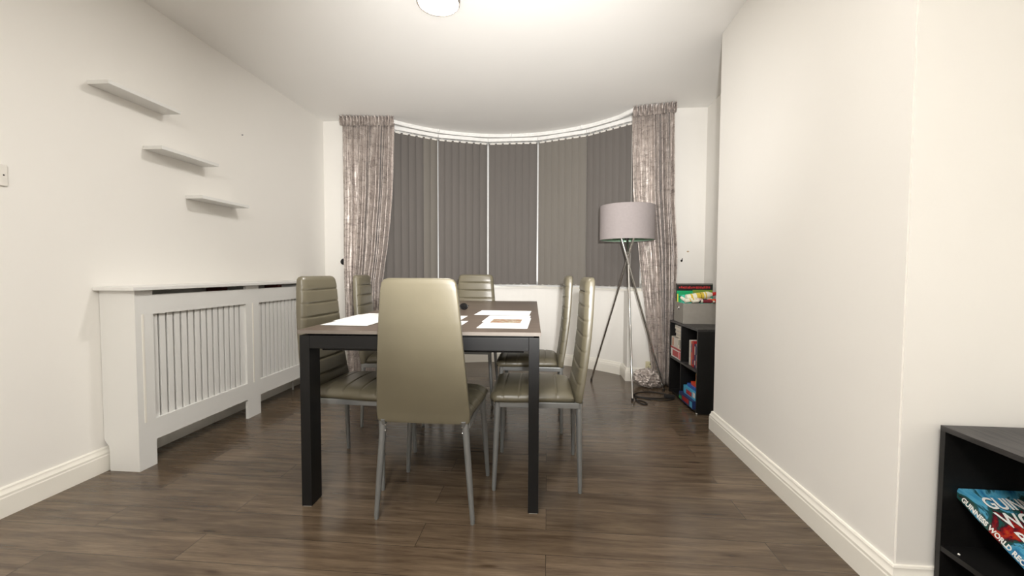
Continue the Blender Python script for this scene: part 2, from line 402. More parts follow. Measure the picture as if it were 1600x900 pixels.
# curtain track: follows the ceiling round the bow and runs on along both stubs of back wall
def track_path():
    p = [(-1.97, 3.80), (-1.72, 3.815), (-1.56, 3.86)]
    a0, a1 = math.asin((-1.46-BC.x)/1.45), math.asin((.66-BC.x)/1.45)
    p += [bay(a0+(a1-a0)*i/50, 1.45) for i in range(51)]
    p += [(.76, 3.80), (.90, 3.745), (1.09, 3.73)]
    return p
TP = [Vector((x, y, 0)) for x, y in track_path()]
def ribbon(path, prof):
    bm = bmesh.new(); rings = []
    for i, p in enumerate(path):
        t = (path[min(i+1, len(path)-1)]-path[max(i-1, 0)]).normalized(); nn = Vector((t.y, -t.x, 0))
        rings.append([bm.verts.new((p.x+nn.x*o, p.y+nn.y*o, z)) for o, z in prof])
    for a, b in zip(rings, rings[1:]):
        for j in range(len(prof)): bm.faces.new((a[j], a[(j+1) % len(prof)], b[(j+1) % len(prof)], b[j]))
    bm.faces.new(rings[0]); bm.faces.new(rings[-1][::-1]); return bm
tr = thing('curtain_track', 'white curved curtain track fixed to the ceiling above the blinds', 'curtain track', (0, 0, 0))
obj('rail', ribbon(TP, [(.012, HC), (.012, 2.438), (.008, 2.436), (.008, 2.433), (.012, 2.431), (.012, 2.419), (-.012, 2.419), (-.012, HC)]), M['upvc'], tr, angle=.4)
for p in (TP[12], TP[28], TP[44]):
    obj('bracket', box_bm(p.x-.01, p.x+.01, p.y-.03, p.y+.01, 2.425, HC, bev=.002), M['upvc'], tr)

# ------------------------------------------------------------------ curtains
def lerp(a, b, t): return a+(b-a)*t
def interp(tab, z):
    for (z0, v0), (z1, v1) in zip(tab, tab[1:]):
        if z >= z1: return v0+(v1-v0)*(z-z0)/(z1-z0) if z1 != z0 else v0
    return tab[-1][1]
def curtain(name, label, P0, P1, edgeL, edgeR, folds, zbot, seed, lean=0):
    """P0,P1: ends of the heading; edgeL/edgeR: (z, x) tables for the hanging edges; folds: list of (u, width, depth)"""
    root = thing(name, label, 'curtain', (0, 0, 0), 0, 'crushed velvet curtains at the bow window')
    NU, NV = 520, 90
    rnd = random.Random(seed)
    def fold(u, v):
        s = 0
        for (c, wd, dp) in folds:
            cc = c + .012*math.sin(3*v+c*20)
            s += dp*math.exp(-((u-cc)/wd)**2)
        return s
    bm = bmesh.new(); g = []
    ztop = 2.385
    for j in range(NV+1):
        v = j/NV; z = lerp(ztop, zbot, v); row = []
        xl, xr = interp(edgeL, z), interp(edgeR, z)
        for i in range(NU+1):
            u = i/NU
            x = lerp(xl, xr, u); yb = lerp(P0[1], P1[1], u)
            f = fold(u, v)*(.6+.4*min(1, v*5))
            fine = .006*math.sin(u*2*PI*30+2*math.sin(u*9))*max(0, 1-v*5)
            nz = noise.noise(Vector((u*9+seed, z*2.2, 0)))*.012*min(1, v*4) + noise.noise(Vector((u*30+seed, z*7, 3)))*.004
            row.append(bm.verts.new((x+.35*f*math.cos(u*25), yb-f-fine-nz+lean*v, z + (.006*math.sin(u*40) if j == NV else 0))))
        g.append(row)
    for a, b in zip(g, g[1:]):
        for i in range(NU): bm.faces.new((a[i], a[i+1], b[i+1], b[i]))
    o = obj('drape', bm, M['velvet'], root, angle=3)
    md = o.modifiers.new('thick', 'SOLIDIFY'); md.thickness = .003; md.offset = 0
    # gathered heading tape
    bm = bmesh.new(); g = []; NV = 18; npl = 17
    for j in range(NV+1):
        v = j/NV; z = lerp(2.4495, ztop-.025, v); row = []
        pinch = .55+.45*abs(v-.6)*2
        for i in range(NU+1):
            u = i/NU
            x = lerp(lerp(P0[0], interp(edgeL, ztop), v), lerp(P1[0], interp(edgeR, ztop), v), u); yb = lerp(P0[1], P1[1], u)
            ph = u*2*PI*npl+1.6*math.sin(u*11+seed)
            row.append(bm.verts.new((x+.004*math.cos(ph*.5+v*4), yb-.034-.020*pinch*math.sin(ph)-.006*noise.noise(Vector((u*40, v*3, seed))), z-.002*(1+math.sin(ph*.7))-(.004*(1-v))*abs(noise.noise(Vector((u*8, 0, seed)))))))
        g.append(row)
    for a, b in zip(g, g[1:]):
        for i in range(NU): bm.faces.new((a[i], a[i+1], b[i+1], b[i]))
    o = obj('gathered_heading', bm, M['velvet'], root, angle=3)
    md = o.modifiers.new('thick', 'SOLIDIFY'); md.thickness = .003; md.offset = 0
    return root
rf = random.Random(3)
folds = [(.05, .03, .018), (.21, .014, .035), (.31, .014, .02)] + [(.385+.0495*k+rf.uniform(-.009, .009), .0105+.004*rf.random(), .045+.03*rf.random()) for k in range(13)]
curtain('curtain', 'silver-grey crushed velvet curtain at the left of the bow window, gathered to the right', (-1.95, 3.80), (-1.445, 3.85),
        [(2.4, -1.94), (1.7, -1.938), (.9, -1.942), (.0, -1.92)], [(2.4, -1.452), (1.75, -1.475), (1.2, -1.53), (.9, -1.578), (.4, -1.61), (0, -1.62)], folds, .012, 2.)
folds = [(.06, .03, .02), (.17, .02, .014), (.27, .03, .018), (.40, .02, .02), (.50, .014, .035)] + [(.56+.038*k+rf.uniform(-.006, .006), .0090+.004*rf.random(), .05+.03*rf.random()) for k in range(10)] + [(.96, .02, .03)]
rc = curtain('curtain', 'silver-grey crushed velvet curtain at the right of the bow window behind the tripod lamp', (.735, 3.785), (1.085, 3.715),
        [(2.4, .735), (1.7, .752), (1.14, .812), (.85, .845), (.3, .91), (0, .95)], [(2.4, 1.078), (1.6, 1.085), (1.14, 1.115), (.5, 1.10), (0, 1.075)], folds, .015, 9., lean=-.02)
# the end of the right curtain lies bundled on the floor
bm = bmesh.new(); bmesh.ops.create_icosphere(bm, subdivisions=6, radius=1)
for v in bm.verts:
    p = v.co.copy(); c = p*2.3
    r = 1+.20*noise.noise(c)+.16*(1-abs(noise.noise(c*1.7+Vector((4, 1, 2))))*2.2)-.16 + .10*(1-abs(noise.noise(c*3.6))*2.5)
    q = Vector((p.x*.125, p.y*.085, p.z*.085))*r
    q.z = max(-.062, q.z); v.co = Vector((.885, 3.65, .068))+q+Vector((.02*p.z, 0, -.025*p.x))
obj('bundled_end', bm, M['velvet'], rc, angle=3)

# ------------------------------------------------------------------ radiator cover and radiator
rad = thing('radiator_cover', 'long white slatted radiator cover standing against the left wall', 'radiator cover', (XL, 2.64, 0))
def rloc(bm):
    bmesh.ops.translate(bm, verts=bm.verts, vec=(-XL, -2.64, 0)); return bm
XF = -2.0; Y0, Y1 = 1.835, 3.447; TF = .018
bm = bmesh.new(); add_box(bm, XL+.001, XF+.028, Y0-.03, Y1+.03, .897, .916, bev=.004); obj('top_board', rloc(bm), M['cover'], rad)
# front frame, cut as solid rails and posts
posts = [(Y0, 1.927), (2.577, 2.700), (3.352, Y1)]
bm = bmesh.new()
ZA, ZO0, ZO1, ZS = .130, .238, .775, .873
for k, (a, b) in enumerate(posts): add_box(bm, XF-TF, XF, a, b, 0, .897)
for a, b in ((1.927, 2.577), (2.700, 3.352)):
    add_box(bm, XF-TF, XF, a, b, ZA, ZO0); add_box(bm, XF-TF, XF, a, b, ZO1, ZS)
bmesh.ops.remove_doubles(bm, verts=bm.verts, dist=1e-5)
obj('front_panel', rloc(bm), M['cover'], rad, smooth=False)
for yc in (1.872, 2.638, 3.405):
    bm = bmesh.new(); add_box(bm, XF-.001, XF+.0025, yc-.006, yc+.006, .233, .778, bev=.002)
    obj('fluted_strip', rloc(bm), M['trim'], rad)
for y, s in ((Y0, 1), (Y1-TF, 1)):
    poly = [(XL+.002, .897), (XF-TF, .897), (XF-TF, 0), (XL+.030, 0), (XL+.030, .10), (XL+.026, .125), (XL+.012, .14), (XL+.004, .155), (XL+.002, .165)]
    bm = bmesh.new(); a = [bm.verts.new((x, y, z)) for x, z in poly]; b = [bm.verts.new((x, y+TF, z)) for x, z in poly]
    bm.faces.new(a); bm.faces.new(b[::-1])
    for i in range(len(poly)): bm.faces.new((a[i], a[(i+1) % len(poly)], b[(i+1) % len(poly)], b[i]))
    obj('side_panel', rloc(bm), M['cover'], rad, smooth=False)
for a, b in ((1.927, 2.577), (2.700, 3.352)):
    n = 15; p = (b-a)/n
    for k in range(n):
        bm = bmesh.new(); add_box(bm, XF-.026, XF-.014, a+p*k+(0 if k == 0 else .006), a+p*(k+1)-(.006 if k < n-1 else 0), ZO0-.01, ZO1+.01, bev=.001, seg=1)
        obj('slat', rloc(bm), M['cover'], rad)
    obj('back_rail', rloc(box_bm(XF-.034, XF-.026, a-.02, b+.02, ZO0-.03, ZO0-.002)), M['cover'], rad, smooth=False)
rd = thing('radiator', 'white panel radiator seen through the slats of the cover', 'radiator', (XL, 2.64, .16))
def rl2(bm): bmesh.ops.translate(bm, verts=bm.verts, vec=(-XL, -2.64, -.16)); return bm
bm = bmesh.new(); N = 36; ya, yb = 1.96, 3.30
add_box(bm, XL+.05, XL+.075, ya, yb, .29, .755, bev=.006)
for k in range(N):
    y = ya+.02+(yb-ya-.04)*k/N; add_box(bm, XL+.07, XL+.083, y, y+.02, .32, .73, bev=.005)
obj('panel', rl2(bm), M['radi'], rd)
for y in (2.47, 3.02): obj('bracket', rl2(box_bm(XL+.001, XL+.11, y, y+.05, .80, .888, bev=.003)), M['rust'], rd)
for y in (2.2, 3.1): obj('wall_bracket', rl2(box_bm(XL+.001, XL+.051, y, y+.03, .34, .7)), M['radi'], rd)
for y in (1.99, 3.26): 
    bm = bmesh.new(); add_tube(bm, [(XL+.062, y, .30), (XL+.062, y, 0)], .0075); obj('pipe', rl2(bm), M['radi'], rd)

# ------------------------------------------------------------------ floating shelves and switch
for (ya, yb, z, lab) in ((1.817, 2.205, 1.890, 'highest and nearest'), (2.081, 2.470, 1.661, 'middle'), (2.337, 2.730, 1.441, 'lowest and farthest')):
    r = thing('wall_shelf', 'thin white floating shelf on the left wall, %s of the three' % lab, 'shelf', (XL, (ya+yb)/2, z), 0, 'floating shelves on the left wall')
    L = yb-ya
    bm = box_bm(.0005, .113, -L/2, L/2, -.0095, .0095, bev=.0015)
    obj('board', bm, M['cover'], r)
sw = thing('light_switch', 'white plastic wall switch plate at the left edge of the photo', 'light switch', (XL, 1.462, 1.377))
obj('plate', box_bm(.0005, .009, -.043, .043, -.043, .043, bev=.003), M['plastic'], sw)
obj('rocker', box_bm(.008, .012, -.012, .006, -.012, .012, bev=.002), M['plastic'], sw)
bm = bmesh.new(); add_tube(bm, [(.008, .030, 0), (.0095, .030, 0)], .003); obj('screw', bm, M['dark'], sw)
bm = bmesh.new(); add_tube(bm, [(XL-.01, 2.818, 1.967), (XL+.008, 2.818, 1.968)], .004, 8); tag(obj('nail', bm, M['steel']), 'small nail left in the left wall, right of the top shelf', 'nail')

# ------------------------------------------------------------------ dining table
TA = .0355; TW, TL = 1.01, 1.77
tb = thing('dining_table', 'long dark dining table with a grey-brown top and black metal legs', 'table', (-1.0346, 1.6184, 0), TA)
obj('tabletop', box_bm(0, TW, 0, TL, .737, .752, bev=.0015), M['tabletop'], tb)
obj('edge_band', box_bm(.0005, TW-.0005, -.0015, .001, .7375, .7512), M['tableedge'], tb, smooth=False)
LW, LD = .043, .085; i0 = .006
fr = bmesh.new(); ZA0, ZA1 = .674, .729
add_box(fr, i0+LW, TW-i0-LW, i0, i0+LW, ZA0, ZA1, bev=.002)
add_box(fr, i0+LW, TW-i0-LW, TL-i0-LW, TL-i0, ZA0, ZA1, bev=.002)
add_box(fr, i0, i0+.03, i0+LD, TL-i0-LD, ZA0, ZA1, bev=.002); add_box(fr, TW-i0-.03, TW-i0, i0+LD, TL-i0-LD, ZA0, ZA1, bev=.002)
obj('apron', fr, M['black_metal'], tb)
bm = bmesh.new()
add_box(bm, .07, TW-.07, .07, .10, .655, .737, bev=.002); add_box(bm, .07, TW-.07, TL-.10, TL-.07, .665, .737, bev=.002)
add_box(bm, .07, .10, .1, TL-.1, .69, .737); add_box(bm, TW-.10, TW-.07, .1, TL-.1, .69, .737)
add_box(bm, .03, TW-.03, .03, TL-.03, .729, .737)
obj('extension_runner', bm, M['black_metal'], tb)
for x in (i0, TW-i0-LW):
    for y in (i0, TL-i0-LD):
        lg = obj('leg', box_bm(x, x+LW, y, y+LD, .003, ZA1, bev=.002), M['black_metal'], tb)
        obj('foot_pad', box_bm(x+.004, x+LW-.004, y+.004, y+LD-.004, 0, .004), M['plastic'], lg)

# ------------------------------------------------------------------ chairs
def make_chair(loc, rz, label):
    t = thing('dining_chair', label, 'chair', loc, rz, 'taupe padded dining chairs round the table')
    # backrest: lofted sections (z, rear y, thickness, half width)
    sec = [(.400, -.202, .030, .176), (.406, -.204, .034, .186), (.44, -.208, .036, .188), (.503, -.219, .037, .183), (.60, -.233, .039, .176), (.70, -.245, .041, .168),
           (.80, -.253, .043, .160), (.88, -.257, .044, .153), (.93, -.2595, .044, .148), (.955, -.260, .040, .143), (.966, -.258, .030, .134), (.971, -.254, .016, .118)]
    def at(z):
        for a, b in zip(sec, sec[1:]):
            if z <= b[0]:
                u = (z-a[0])/(b[0]-a[0]); return [a[i]+(b[i]-a[i])*u for i in range(4)]
        return list(sec[-1])
    zs = [.400, .403, .408]; z = .418
    while z < .935: zs.append(z); z += .0038
    zs += [.94, .947, .953, .958, .962, .966, .969, .971]
    seams = [.488, .562, .634, .704, .773, .839, .904]
    rings = []; bm = bmesh.new()
    for z in zs:
        _, yr, th, hw = at(z); ring = []
        gro = max([0]+[math.exp(-((z-s)/.0042)**2) for s in seams])
        NX = 20; r = min(.014, th*.48)
        # rear face, left to right, then front face back
        pts = []
        for i in range(NX+1):
            u = -1+2*i/NX; pts.append((u*(hw-.006), yr-.0055*(1-abs(u)**4)))
        inset = min(.034, hw*.3); rr_ = .006
        side = []                                   # from the rear corner round to the front face
        for k in range(1, 4):
            a = -PI/2+PI/2*k/3; side.append((hw-rr_+rr_*math.cos(a), yr+rr_+rr_*math.sin(a), 0))
        for k in range(1, 9):
            a = PI/2*k/8; side.append((hw-inset+inset*math.cos(a), yr+th*.42+th*.58*math.sin(a), min(1, k/3)))
        pts += [(x, y-.0032*gro*g) for x, y, g in side]
        for i in range(1, NX):
            u = 1-2*i/NX; cush = .005*(1-u**4)
            pts.append((u*(hw-inset), yr+th+cush*(1-gro)-.0032*gro))
        pts += [(-x, y-.0032*gro*g) for x, y, g in side[::-1]]
        rings.append([bm.verts.new((x, y, z)) for x, y in pts])
    for a, b in zip(rings, rings[1:]):
        n = len(a)
        for i in range(n): bm.faces.new((a[i], a[(i+1) % n], b[(i+1) % n], b[i]))
    bm.faces.new(rings[0][::-1]); bm.faces.new(rings[-1])
    obj('backrest', bm, M['leather'], t, angle=1.0)
    # seat
    bm = bmesh.new(); NX, NY = 26, 120; top = []; bot = []
    ya, yb = -.168, .216
    def outline(v):
        hw = lerp(.182, .203, min(1, v*1.4))
        if v > .9: hw -= .028*((v-.9)/.1)**2.4
        return hw
    seamy = [-.09, -.005, .08, .155]
    for j in range(NY+1):
        v = j/NY; y = lerp(ya, yb, v); hw = outline(v); tr_, br_ = [], []
        for i in range(NX+1):
            u = -1+2*i/NX; e = (1-abs(u)**7)*(1-abs(2*v-1)**12)
            gro = max(math.exp(-((y-s)/.0036)**2) for s in seamy)
            zt = .424+.030*e**.6+.012*(1-u*u)*(1-(2*v-1)**2)-.0038*gro*e**.3
            tr_.append(bm.verts.new((u*hw, y, zt))); br_.append(bm.verts.new((u*(hw-.008), y-.004*(v > .95), .405)))
        top.append(tr_); bot.append(br_)
    for j in range(NY):
        for i in range(NX):
            bm.faces.new((top[j][i], top[j][i+1], top[j+1][i+1], top[j+1][i])); bm.faces.new((bot[j][i+1], bot[j][i], bot[j+1][i], bot[j+1][i+1]))
        bm.faces.new((top[j][0], top[j+1][0], bot[j+1][0], bot[j][0])); bm.faces.new((top[j+1][NX], top[j][NX], bot[j][NX], bot[j+1][NX]))
    for i in range(NX):
        bm.faces.new((top[0][i+1], top[0][i], bot[0][i], bot[0][i+1])); bm.faces.new((top[NY][i], top[NY][i+1], bot[NY][i+1], bot[NY][i]))
    obj('seat', bm, M['leather'], t, angle=1.2)
    bm = bmesh.new(); z0, z1 = .379, .405
    for x in (-.185, .165): add_box(bm, x, x+.02, -.19, .19, z0, z1, bev=.003)
    add_box(bm, -.168, .168, .172, .192, z0, z1, bev=.003); add_box(bm, -.168, .168, -.165, -.148, .389, z1, bev=.002)
    for x in (-.172, .152): add_tube(bm, [(x+.01, -.195, .39), (x+.01, -.205, .412)], .009)
    obj('seat_frame', bm, M['steel'], t)
    for sx in (-1, 1):
        for sy in (-1, 1):
            bm = bmesh.new()
            tx = .168 if sy < 0 else .178; ty = -.190 if sy < 0 else .180
            bx, by = (.196, -.196) if sy < 0 else (.199, .194)
            add_tube(bm, [(sx*tx, ty, .402), (sx*tx, ty, .37), (sx*lerp(tx, bx, .5), lerp(ty, by, .5), .19), (sx*bx, by, .012)], [.0135, .0135, .0125, .0095], 16)
            l = obj('leg', bm, M['steel'], t)
            bm = bmesh.new(); add_tube(bm, [(sx*bx, by, 0), (sx*bx, by, .014)], .0088, 12); obj('foot_cap', bm, M['steel'], l)
            if sy < 0:
                for zz in (.385, .362):
                    bm = bmesh.new(); s = Matrix.Translation((sx*(tx-.012), ty-.006, zz)); bmesh.ops.create_uvsphere(bm, u_segments=10, v_segments=6, radius=.004, matrix=s); obj('screw_head', bm, M['chrome'], l)
    return t
near = make_chair((-.485, 1.769, 0), 0, 'nearest dining chair, its smooth back to the camera at the near end of the table')
G = 'taupe padded dining chairs round the table'
dup(near, (-.925, 1.995, 0), -PI/2-.05, 'nearer dining chair on the left side of the table, in front of the radiator cover')
dup(near, (-1.015, 2.735, 0), -PI/2+.15, 'farther dining chair on the left side of the table, in front of the left curtain')
dup(near, (-.048, 2.035, 0), PI/2+.02, 'nearer dining chair on the right side of the table, seen side-on')
dup(near, (-.105, 2.725, 0), PI/2+.0, 'farther dining chair on the right side of the table, seen side-on')
dup(near, (-.605, 3.21, 0), PI, 'dining chair at the far end of the table, facing the camera')

# ------------------------------------------------------------------ papers and glasses on the table
GP = 'printed sheets lying on the dining table'
def sheet(x0, x1, y0, y1, rz, lab, z=.7525, curl=0, pic=False):
    cx, cy = (x0+x1)/2, (y0+y1)/2; w_, h_ = (x1-x0)/2, (y1-y0)/2
    bm = bmesh.new(); N = 12; a = []; b = []
    for j in range(N+1):
        ra, rb = [], []
        for i in range(N+1):
            x = -w_+2*w_*i/N; y = -h_+2*h_*j/N; zz = curl*((i/N)**3)*(j/N)**2
            ra.append(bm.verts.new((x, y, zz+.0004))); rb.append(bm.verts.new((x, y, zz)))
        a.append(ra); b.append(rb)
    for j in range(N):
        for i in range(N):
            bm.faces.new((a[j][i], a[j][i+1], a[j+1][i+1], a[j+1][i])); bm.faces.new((b[j][i+1], b[j][i], b[j+1][i], b[j+1][i+1]))
        for c in (0, N): bm.faces.new((a[j][c], a[j+1][c], b[j+1][c], b[j][c]))
    for i in range(N):
        for c in (0, N): bm.faces.new((a[c][i], a[c][i+1], b[c][i+1], b[c][i]))
    r = thing('paper_sheet', lab, 'paper', (cx, cy, z), rz, GP)
    obj('sheet', bm, M['paper'], r)
    if pic:
        obj('printed_picture', box_bm(-.078, .068, -.015, .135, .0004, .0008), M['page_print'], r, smooth=False)
    else:
        bm = bmesh.new()
        for k in range(7):
            yy = h_*.7-k*h_*.2; add_box(bm, -w_*.7, w_*(.7-.25*random.random()), yy, yy+.004, .0004, .0006)
        obj('printed_lines', bm, M['box'], r, smooth=False)
    return r
sheet(-.305, -.085, 1.752, 2.15, 0, 'white sheet with a colour picture near the right front corner of the table', .7536, pic=True)
sheet(-.318, -.092, 1.98, 2.27, .0, 'white sheet mostly covered by the sheet with the colour picture', .7530)
sheet(-.412, -.100, 2.300, 2.56, -.01, 'white sheet lying crosswise behind the sheet with the colour picture', .7525)
sheet(-.605, -.387, 1.70, 1.995, .0, 'white sheet half hidden by the near backrest, its nearer one', .7530)
sheet(-.650, -.435, 1.935, 2.228, 0, 'white sheet half hidden by the near backrest, its farther one', .7525)
sheet(-1.018, -.797, 1.762, 2.06, .0, 'frontmost of the white sheets left of the near backrest', .7542)
sheet(-1.05, -.80, 1.93, 2.225, .04, 'middle one of the white sheets left of the near backrest', .7530)
sheet(-1.035, -.70, 2.10, 2.30, -.03, 'farthest of the white sheets left of the near backrest', .7525)
gl = thing('glasses', 'small pair of folded black glasses on the table beside the near backrest', 'glasses', (-.565, 2.60, .7525), -.25)
for s in (-1, 1):
    bm = bmesh.new(); pts = [(s*.034+.026*math.cos(t*2*PI/20), -.0, .021+.019*math.sin(t*2*PI/20)) for t in range(21)]
    add_tube(bm, pts, .0028, 8); obj('rim', bm, M['black_plastic'], gl)
    bm = bmesh.new(); add_lathe(bm, [(0, .001), (.025, .0005), (.025, -.0005), (0, -.001)], 24, Matrix.Translation((s*.034, 0, .021)) @ Matrix.Rotation(PI/2, 4, 'X') @ Matrix.Diagonal((1, .74, 1, 1))); obj('lens', bm, M['black_plastic'], gl)
    bm = bmesh.new(); add_tube(bm, [(s*.062, .002, .028), (s*.060, .014, .027), (s*.0, .020+.004*s, .018), (-s*.045, .022+.004*s, .008)], .0028, 8); obj('temple', bm, M['black_plastic'], gl)
bm = bmesh.new(); add_tube(bm, [(-.009, 0, .026), (0, -.002, .029), (.009, 0, .026)], .0025, 8); obj('bridge', bm, M['black_plastic'], gl)

# ------------------------------------------------------------------ tripod floor lamp
lx, ly = .652, 3.50
lp = thing('floor_lamp', 'chrome tripod floor lamp with a grey drum shade in front of the right curtain', 'floor lamp', (lx, ly, 0))
feet = [(.405, 3.79), (.662, 3.233), (.975, 3.52)]; tops = [(.705, 3.46), (.668, 3.56), (.598, 3.49)]
for (fx, fy), (tx, ty) in zip(feet, tops):
    bm = bmesh.new(); add_tube(bm, [(fx-lx, fy-ly, .015), (tx-lx, ty-ly, 1.30)], .0085, 14); l = obj('leg', bm, M['chrome'], lp)
    bm = bmesh.new(); add_tube(bm, [(fx-lx, fy-ly, 0), (fx-lx, fy-ly, .02)], .010, 12); obj('foot_tip', bm, M['rubber'], l)
bm = bmesh.new(); add_lathe(bm, [(0, 1.285), (.058, 1.285), (.062, 1.29), (.062, 1.305), (.05, 1.31), (0, 1.31)], 32); obj('hub_plate', bm, M['chrome'], lp)
bm = bmesh.new(); add_lathe(bm, [(0, 1.265), (.018, 1.265), (.02, 1.275), (.02, 1.37), (.014, 1.38), (0, 1.38)], 24); obj('bulb_holder', bm, M['black_plastic'], lp)
bm = bmesh.new(); add_lathe(bm, [(0, 1.378), (.014, 1.38), (.016, 1.40), (.030, 1.43), (.030, 1.45), (.018, 1.475), (0, 1.48)], 24); obj('bulb', bm, M['paper'], lp)
rs, za, zb = .2215, 1.262, 1.537
bm = bmesh.new(); add_lathe(bm, [(rs, za), (rs, zb), (rs-.0025, zb), (rs-.0025, za)], 96, close=True); sh = obj('lamp_shade', bm, M['shade'], lp, angle=.5)
bm = bmesh.new(); add_lathe(bm, [(rs-.003, za+.001), (rs-.003, zb-.001), (rs-.0045, zb-.001), (rs-.0045, za+.001)], 96, close=True); obj('lining', bm, M['lining'], sh, angle=.5)
bm = bmesh.new()
for z in (za, zb):
    add_tube(bm, [((rs-.001)*math.cos(2*PI*k/72), (rs-.001)*math.sin(2*PI*k/72), z) for k in range(73)], .0025, 8, False)
obj('shade_ring', bm, M['shade'], sh)
bm = bmesh.new()
for k in range(3):
    a = 2*PI*k/3+.3; add_tube(bm, [(.018*math.cos(a), .018*math.sin(a), za+.05), (.10*math.cos(a), .10*math.sin(a), za+.03), ((rs-.004)*math.cos(a), (rs-.004)*math.sin(a), za+.004)], .002, 8)
obj('shade_carrier', bm, M['chrome'], sh)

# power lead on the floor
def smooth_path(P, n=8):
    P = [Vector(p) for p in P]; out = []
    for i in range(len(P)-1):
        p0, p1, p2, p3 = P[max(i-1, 0)], P[i], P[i+1], P[min(i+2, len(P)-1)]
        for k in range(n):
            t = k/n; out.append(.5*((2*p1)+(p2-p0)*t+(2*p0-5*p1+4*p2-p3)*t*t+(3*p1-p0-3*p2+p3)*t**3))
    out.append(P[-1]); return out
ld = thing('power_lead', 'black power lead looped on the floor between the lamp and the low bookcase', 'cable', (.8, 3.3, 0))
off = Vector((.8, 3.3, 0))
pth = [(.675, 3.240, .05), (.690, 3.245, .008), (.735, 3.215, .004), (.755, 3.165, .004), (.735, 3.13, .004), (.705, 3.17, .006), (.690, 3.25, .008), (.72, 3.31, .004), (.80, 3.27, .004), (.90, 3.25, .004), (.985, 3.29, .004),
       (.975, 3.40, .004), (.86, 3.47, .004), (.75, 3.44, .004), (.70, 3.36, .005), (.76, 3.30, .008), (.88, 3.30, .004), (.965, 3.32, .006)]
bm = bmesh.new(); add_tube(bm, [p-off for p in smooth_path(pth)], .0045, 8); obj('cable', bm, M['rubber'], ld)
obj('inline_plug', box_bm(.125, .205, .0, .04, .0, .028, bev=.006), M['rubber'], ld)

# ------------------------------------------------------------------ wall bits
kn = thing('curtain_holdback', 'round black curtain holdback on the back wall left of the left curtain', 'knob', (-1.990, YBL-.004, 1.087))
bm = bmesh.new(); add_lathe(bm, [(0, .030), (.018, .029), (.029, .022), (.032, .012), (.029, .004), (.02, 0), (0, 0)], 28, Matrix.Rotation(PI/2, 4, 'X')); obj('knob', bm, M['black_plastic'], kn)
kn = thing('curtain_hook', 'small dark curtain hook on the back wall right of the right curtain', 'hook', (1.197, YBR, 1.10))
bm = bmesh.new(); add_tube(bm, smooth_path([(0, 0, 0), (0, -.02, 0), (-.004, -.032, .008), (-.004, -.034, .022)], 5), .003, 8); obj('hook', bm, M['dark'], kn)
bm = bmesh.new(); add_lathe(bm, [(0, .004), (.008, .003), (.010, 0), (0, 0)], 16, Matrix.Rotation(PI/2, 4, 'X')); obj('rose', bm, M['dark'], kn)
so = thing('wall_socket', 'yellowed single socket low on the wall behind the lamp', 'socket', (.930, YBR-.016, .148))
obj('face_plate', box_bm(-.036, .036, -.014, .016, -.036, .036, bev=.005), M['ivory'], so)
bm = bmesh.new()
for q in ((-.004, .004, .010, .022), (-.017, -.010, -.012, -.006), (.010, .017, -.012, -.006)): add_box(bm, q[0], q[1], -.0146, -.013, q[2], q[3])
obj('pin_holes', bm, M['dark'], so, smooth=False)

bm = bmesh.new(); add_lathe(bm, [(0, .002), (.006, .002), (.008, 0), (0, 0)], 12, Matrix.Translation((1.251, YBR+.001, 1.183)) @ Matrix.Rotation(PI/2, 4, 'X') @ Matrix.Diagonal((1.4, .9, 1, 1)))
tag(obj('wall_plug', bm, col('bare_plaster', 190, 165, 135)), 'small brown filler spot on the back wall above the alcove bookcase', 'wall plug')

# ------------------------------------------------------------------ ceiling light
cl = thing('ceiling_light', 'round white flush ceiling light glowing above the table', 'ceiling light', (-.590, 2.213, HC))
bm = bmesh.new(); add_lathe(bm, [(.098, 0), (.113, 0), (.115, -.006), (.113, -.026), (.108, -.030), (.103, -.026), (.098, -.010)], 64, close=True); obj('rim', bm, col('bronze_grey_rim', 120, 110, 98), cl)
bm = bmesh.new(); add_lathe(bm, [(0, -.034), (.06, -.032), (.09, -.028), (.1025, -.022), (.1025, -.016), (0, -.016)], 64); obj('diffuser', bm, M['glow'], cl)

# ------------------------------------------------------------------ low bookcase in the alcove
UA = .040
un = thing('low_bookcase', 'black two-by-two low bookcase in the alcove, packed with books and games', 'bookcase', (1.044, 2.955, 0), UA)
# local: x into the unit (0..DP), y along it (0..WU)
DP, WU, HU, T = .30, .580, .60, .016
B = M['blackbrown']
obj('side_panel', box_bm(0, DP, 0, T, .0, HU-T), B, un, smooth=False); obj('side_panel', box_bm(0, DP, WU-T, WU, .0, HU-T), B, un, smooth=False)
obj('top', box_bm(-.001, DP, 0, WU, HU-T, HU, bev=.001), M['blacktop'], un)
obj('base_panel', box_bm(0, DP, T, WU-T, .012, .012+T), B, un, smooth=False)
obj('shelf', box_bm(0, DP, T, WU-T, .290, .290+T), M['blacktop'], un, smooth=False)
obj('divider', box_bm(0, DP, WU/2+.02, WU/2+.02+T, .306, HU-T), B, un, smooth=False); obj('divider', box_bm(0, DP, WU/2+.02, WU/2+.02+T, .028, .290), B, un, smooth=False)
obj('back_panel', box_bm(DP-.005, DP-.001, T, WU-T, .028, HU-T), B, un, smooth=False)
bm = bmesh.new(); bmesh.ops.create_uvsphere(bm, u_segments=10, v_segments=8, radius=.006, matrix=Matrix.Translation((.004, .004, .006))); obj('screw_cap', bm, M['plastic'], un)
UM = Matrix.Translation((1.044, 2.955, 0)) @ Matrix.Rotation(UA, 4, 'Z')
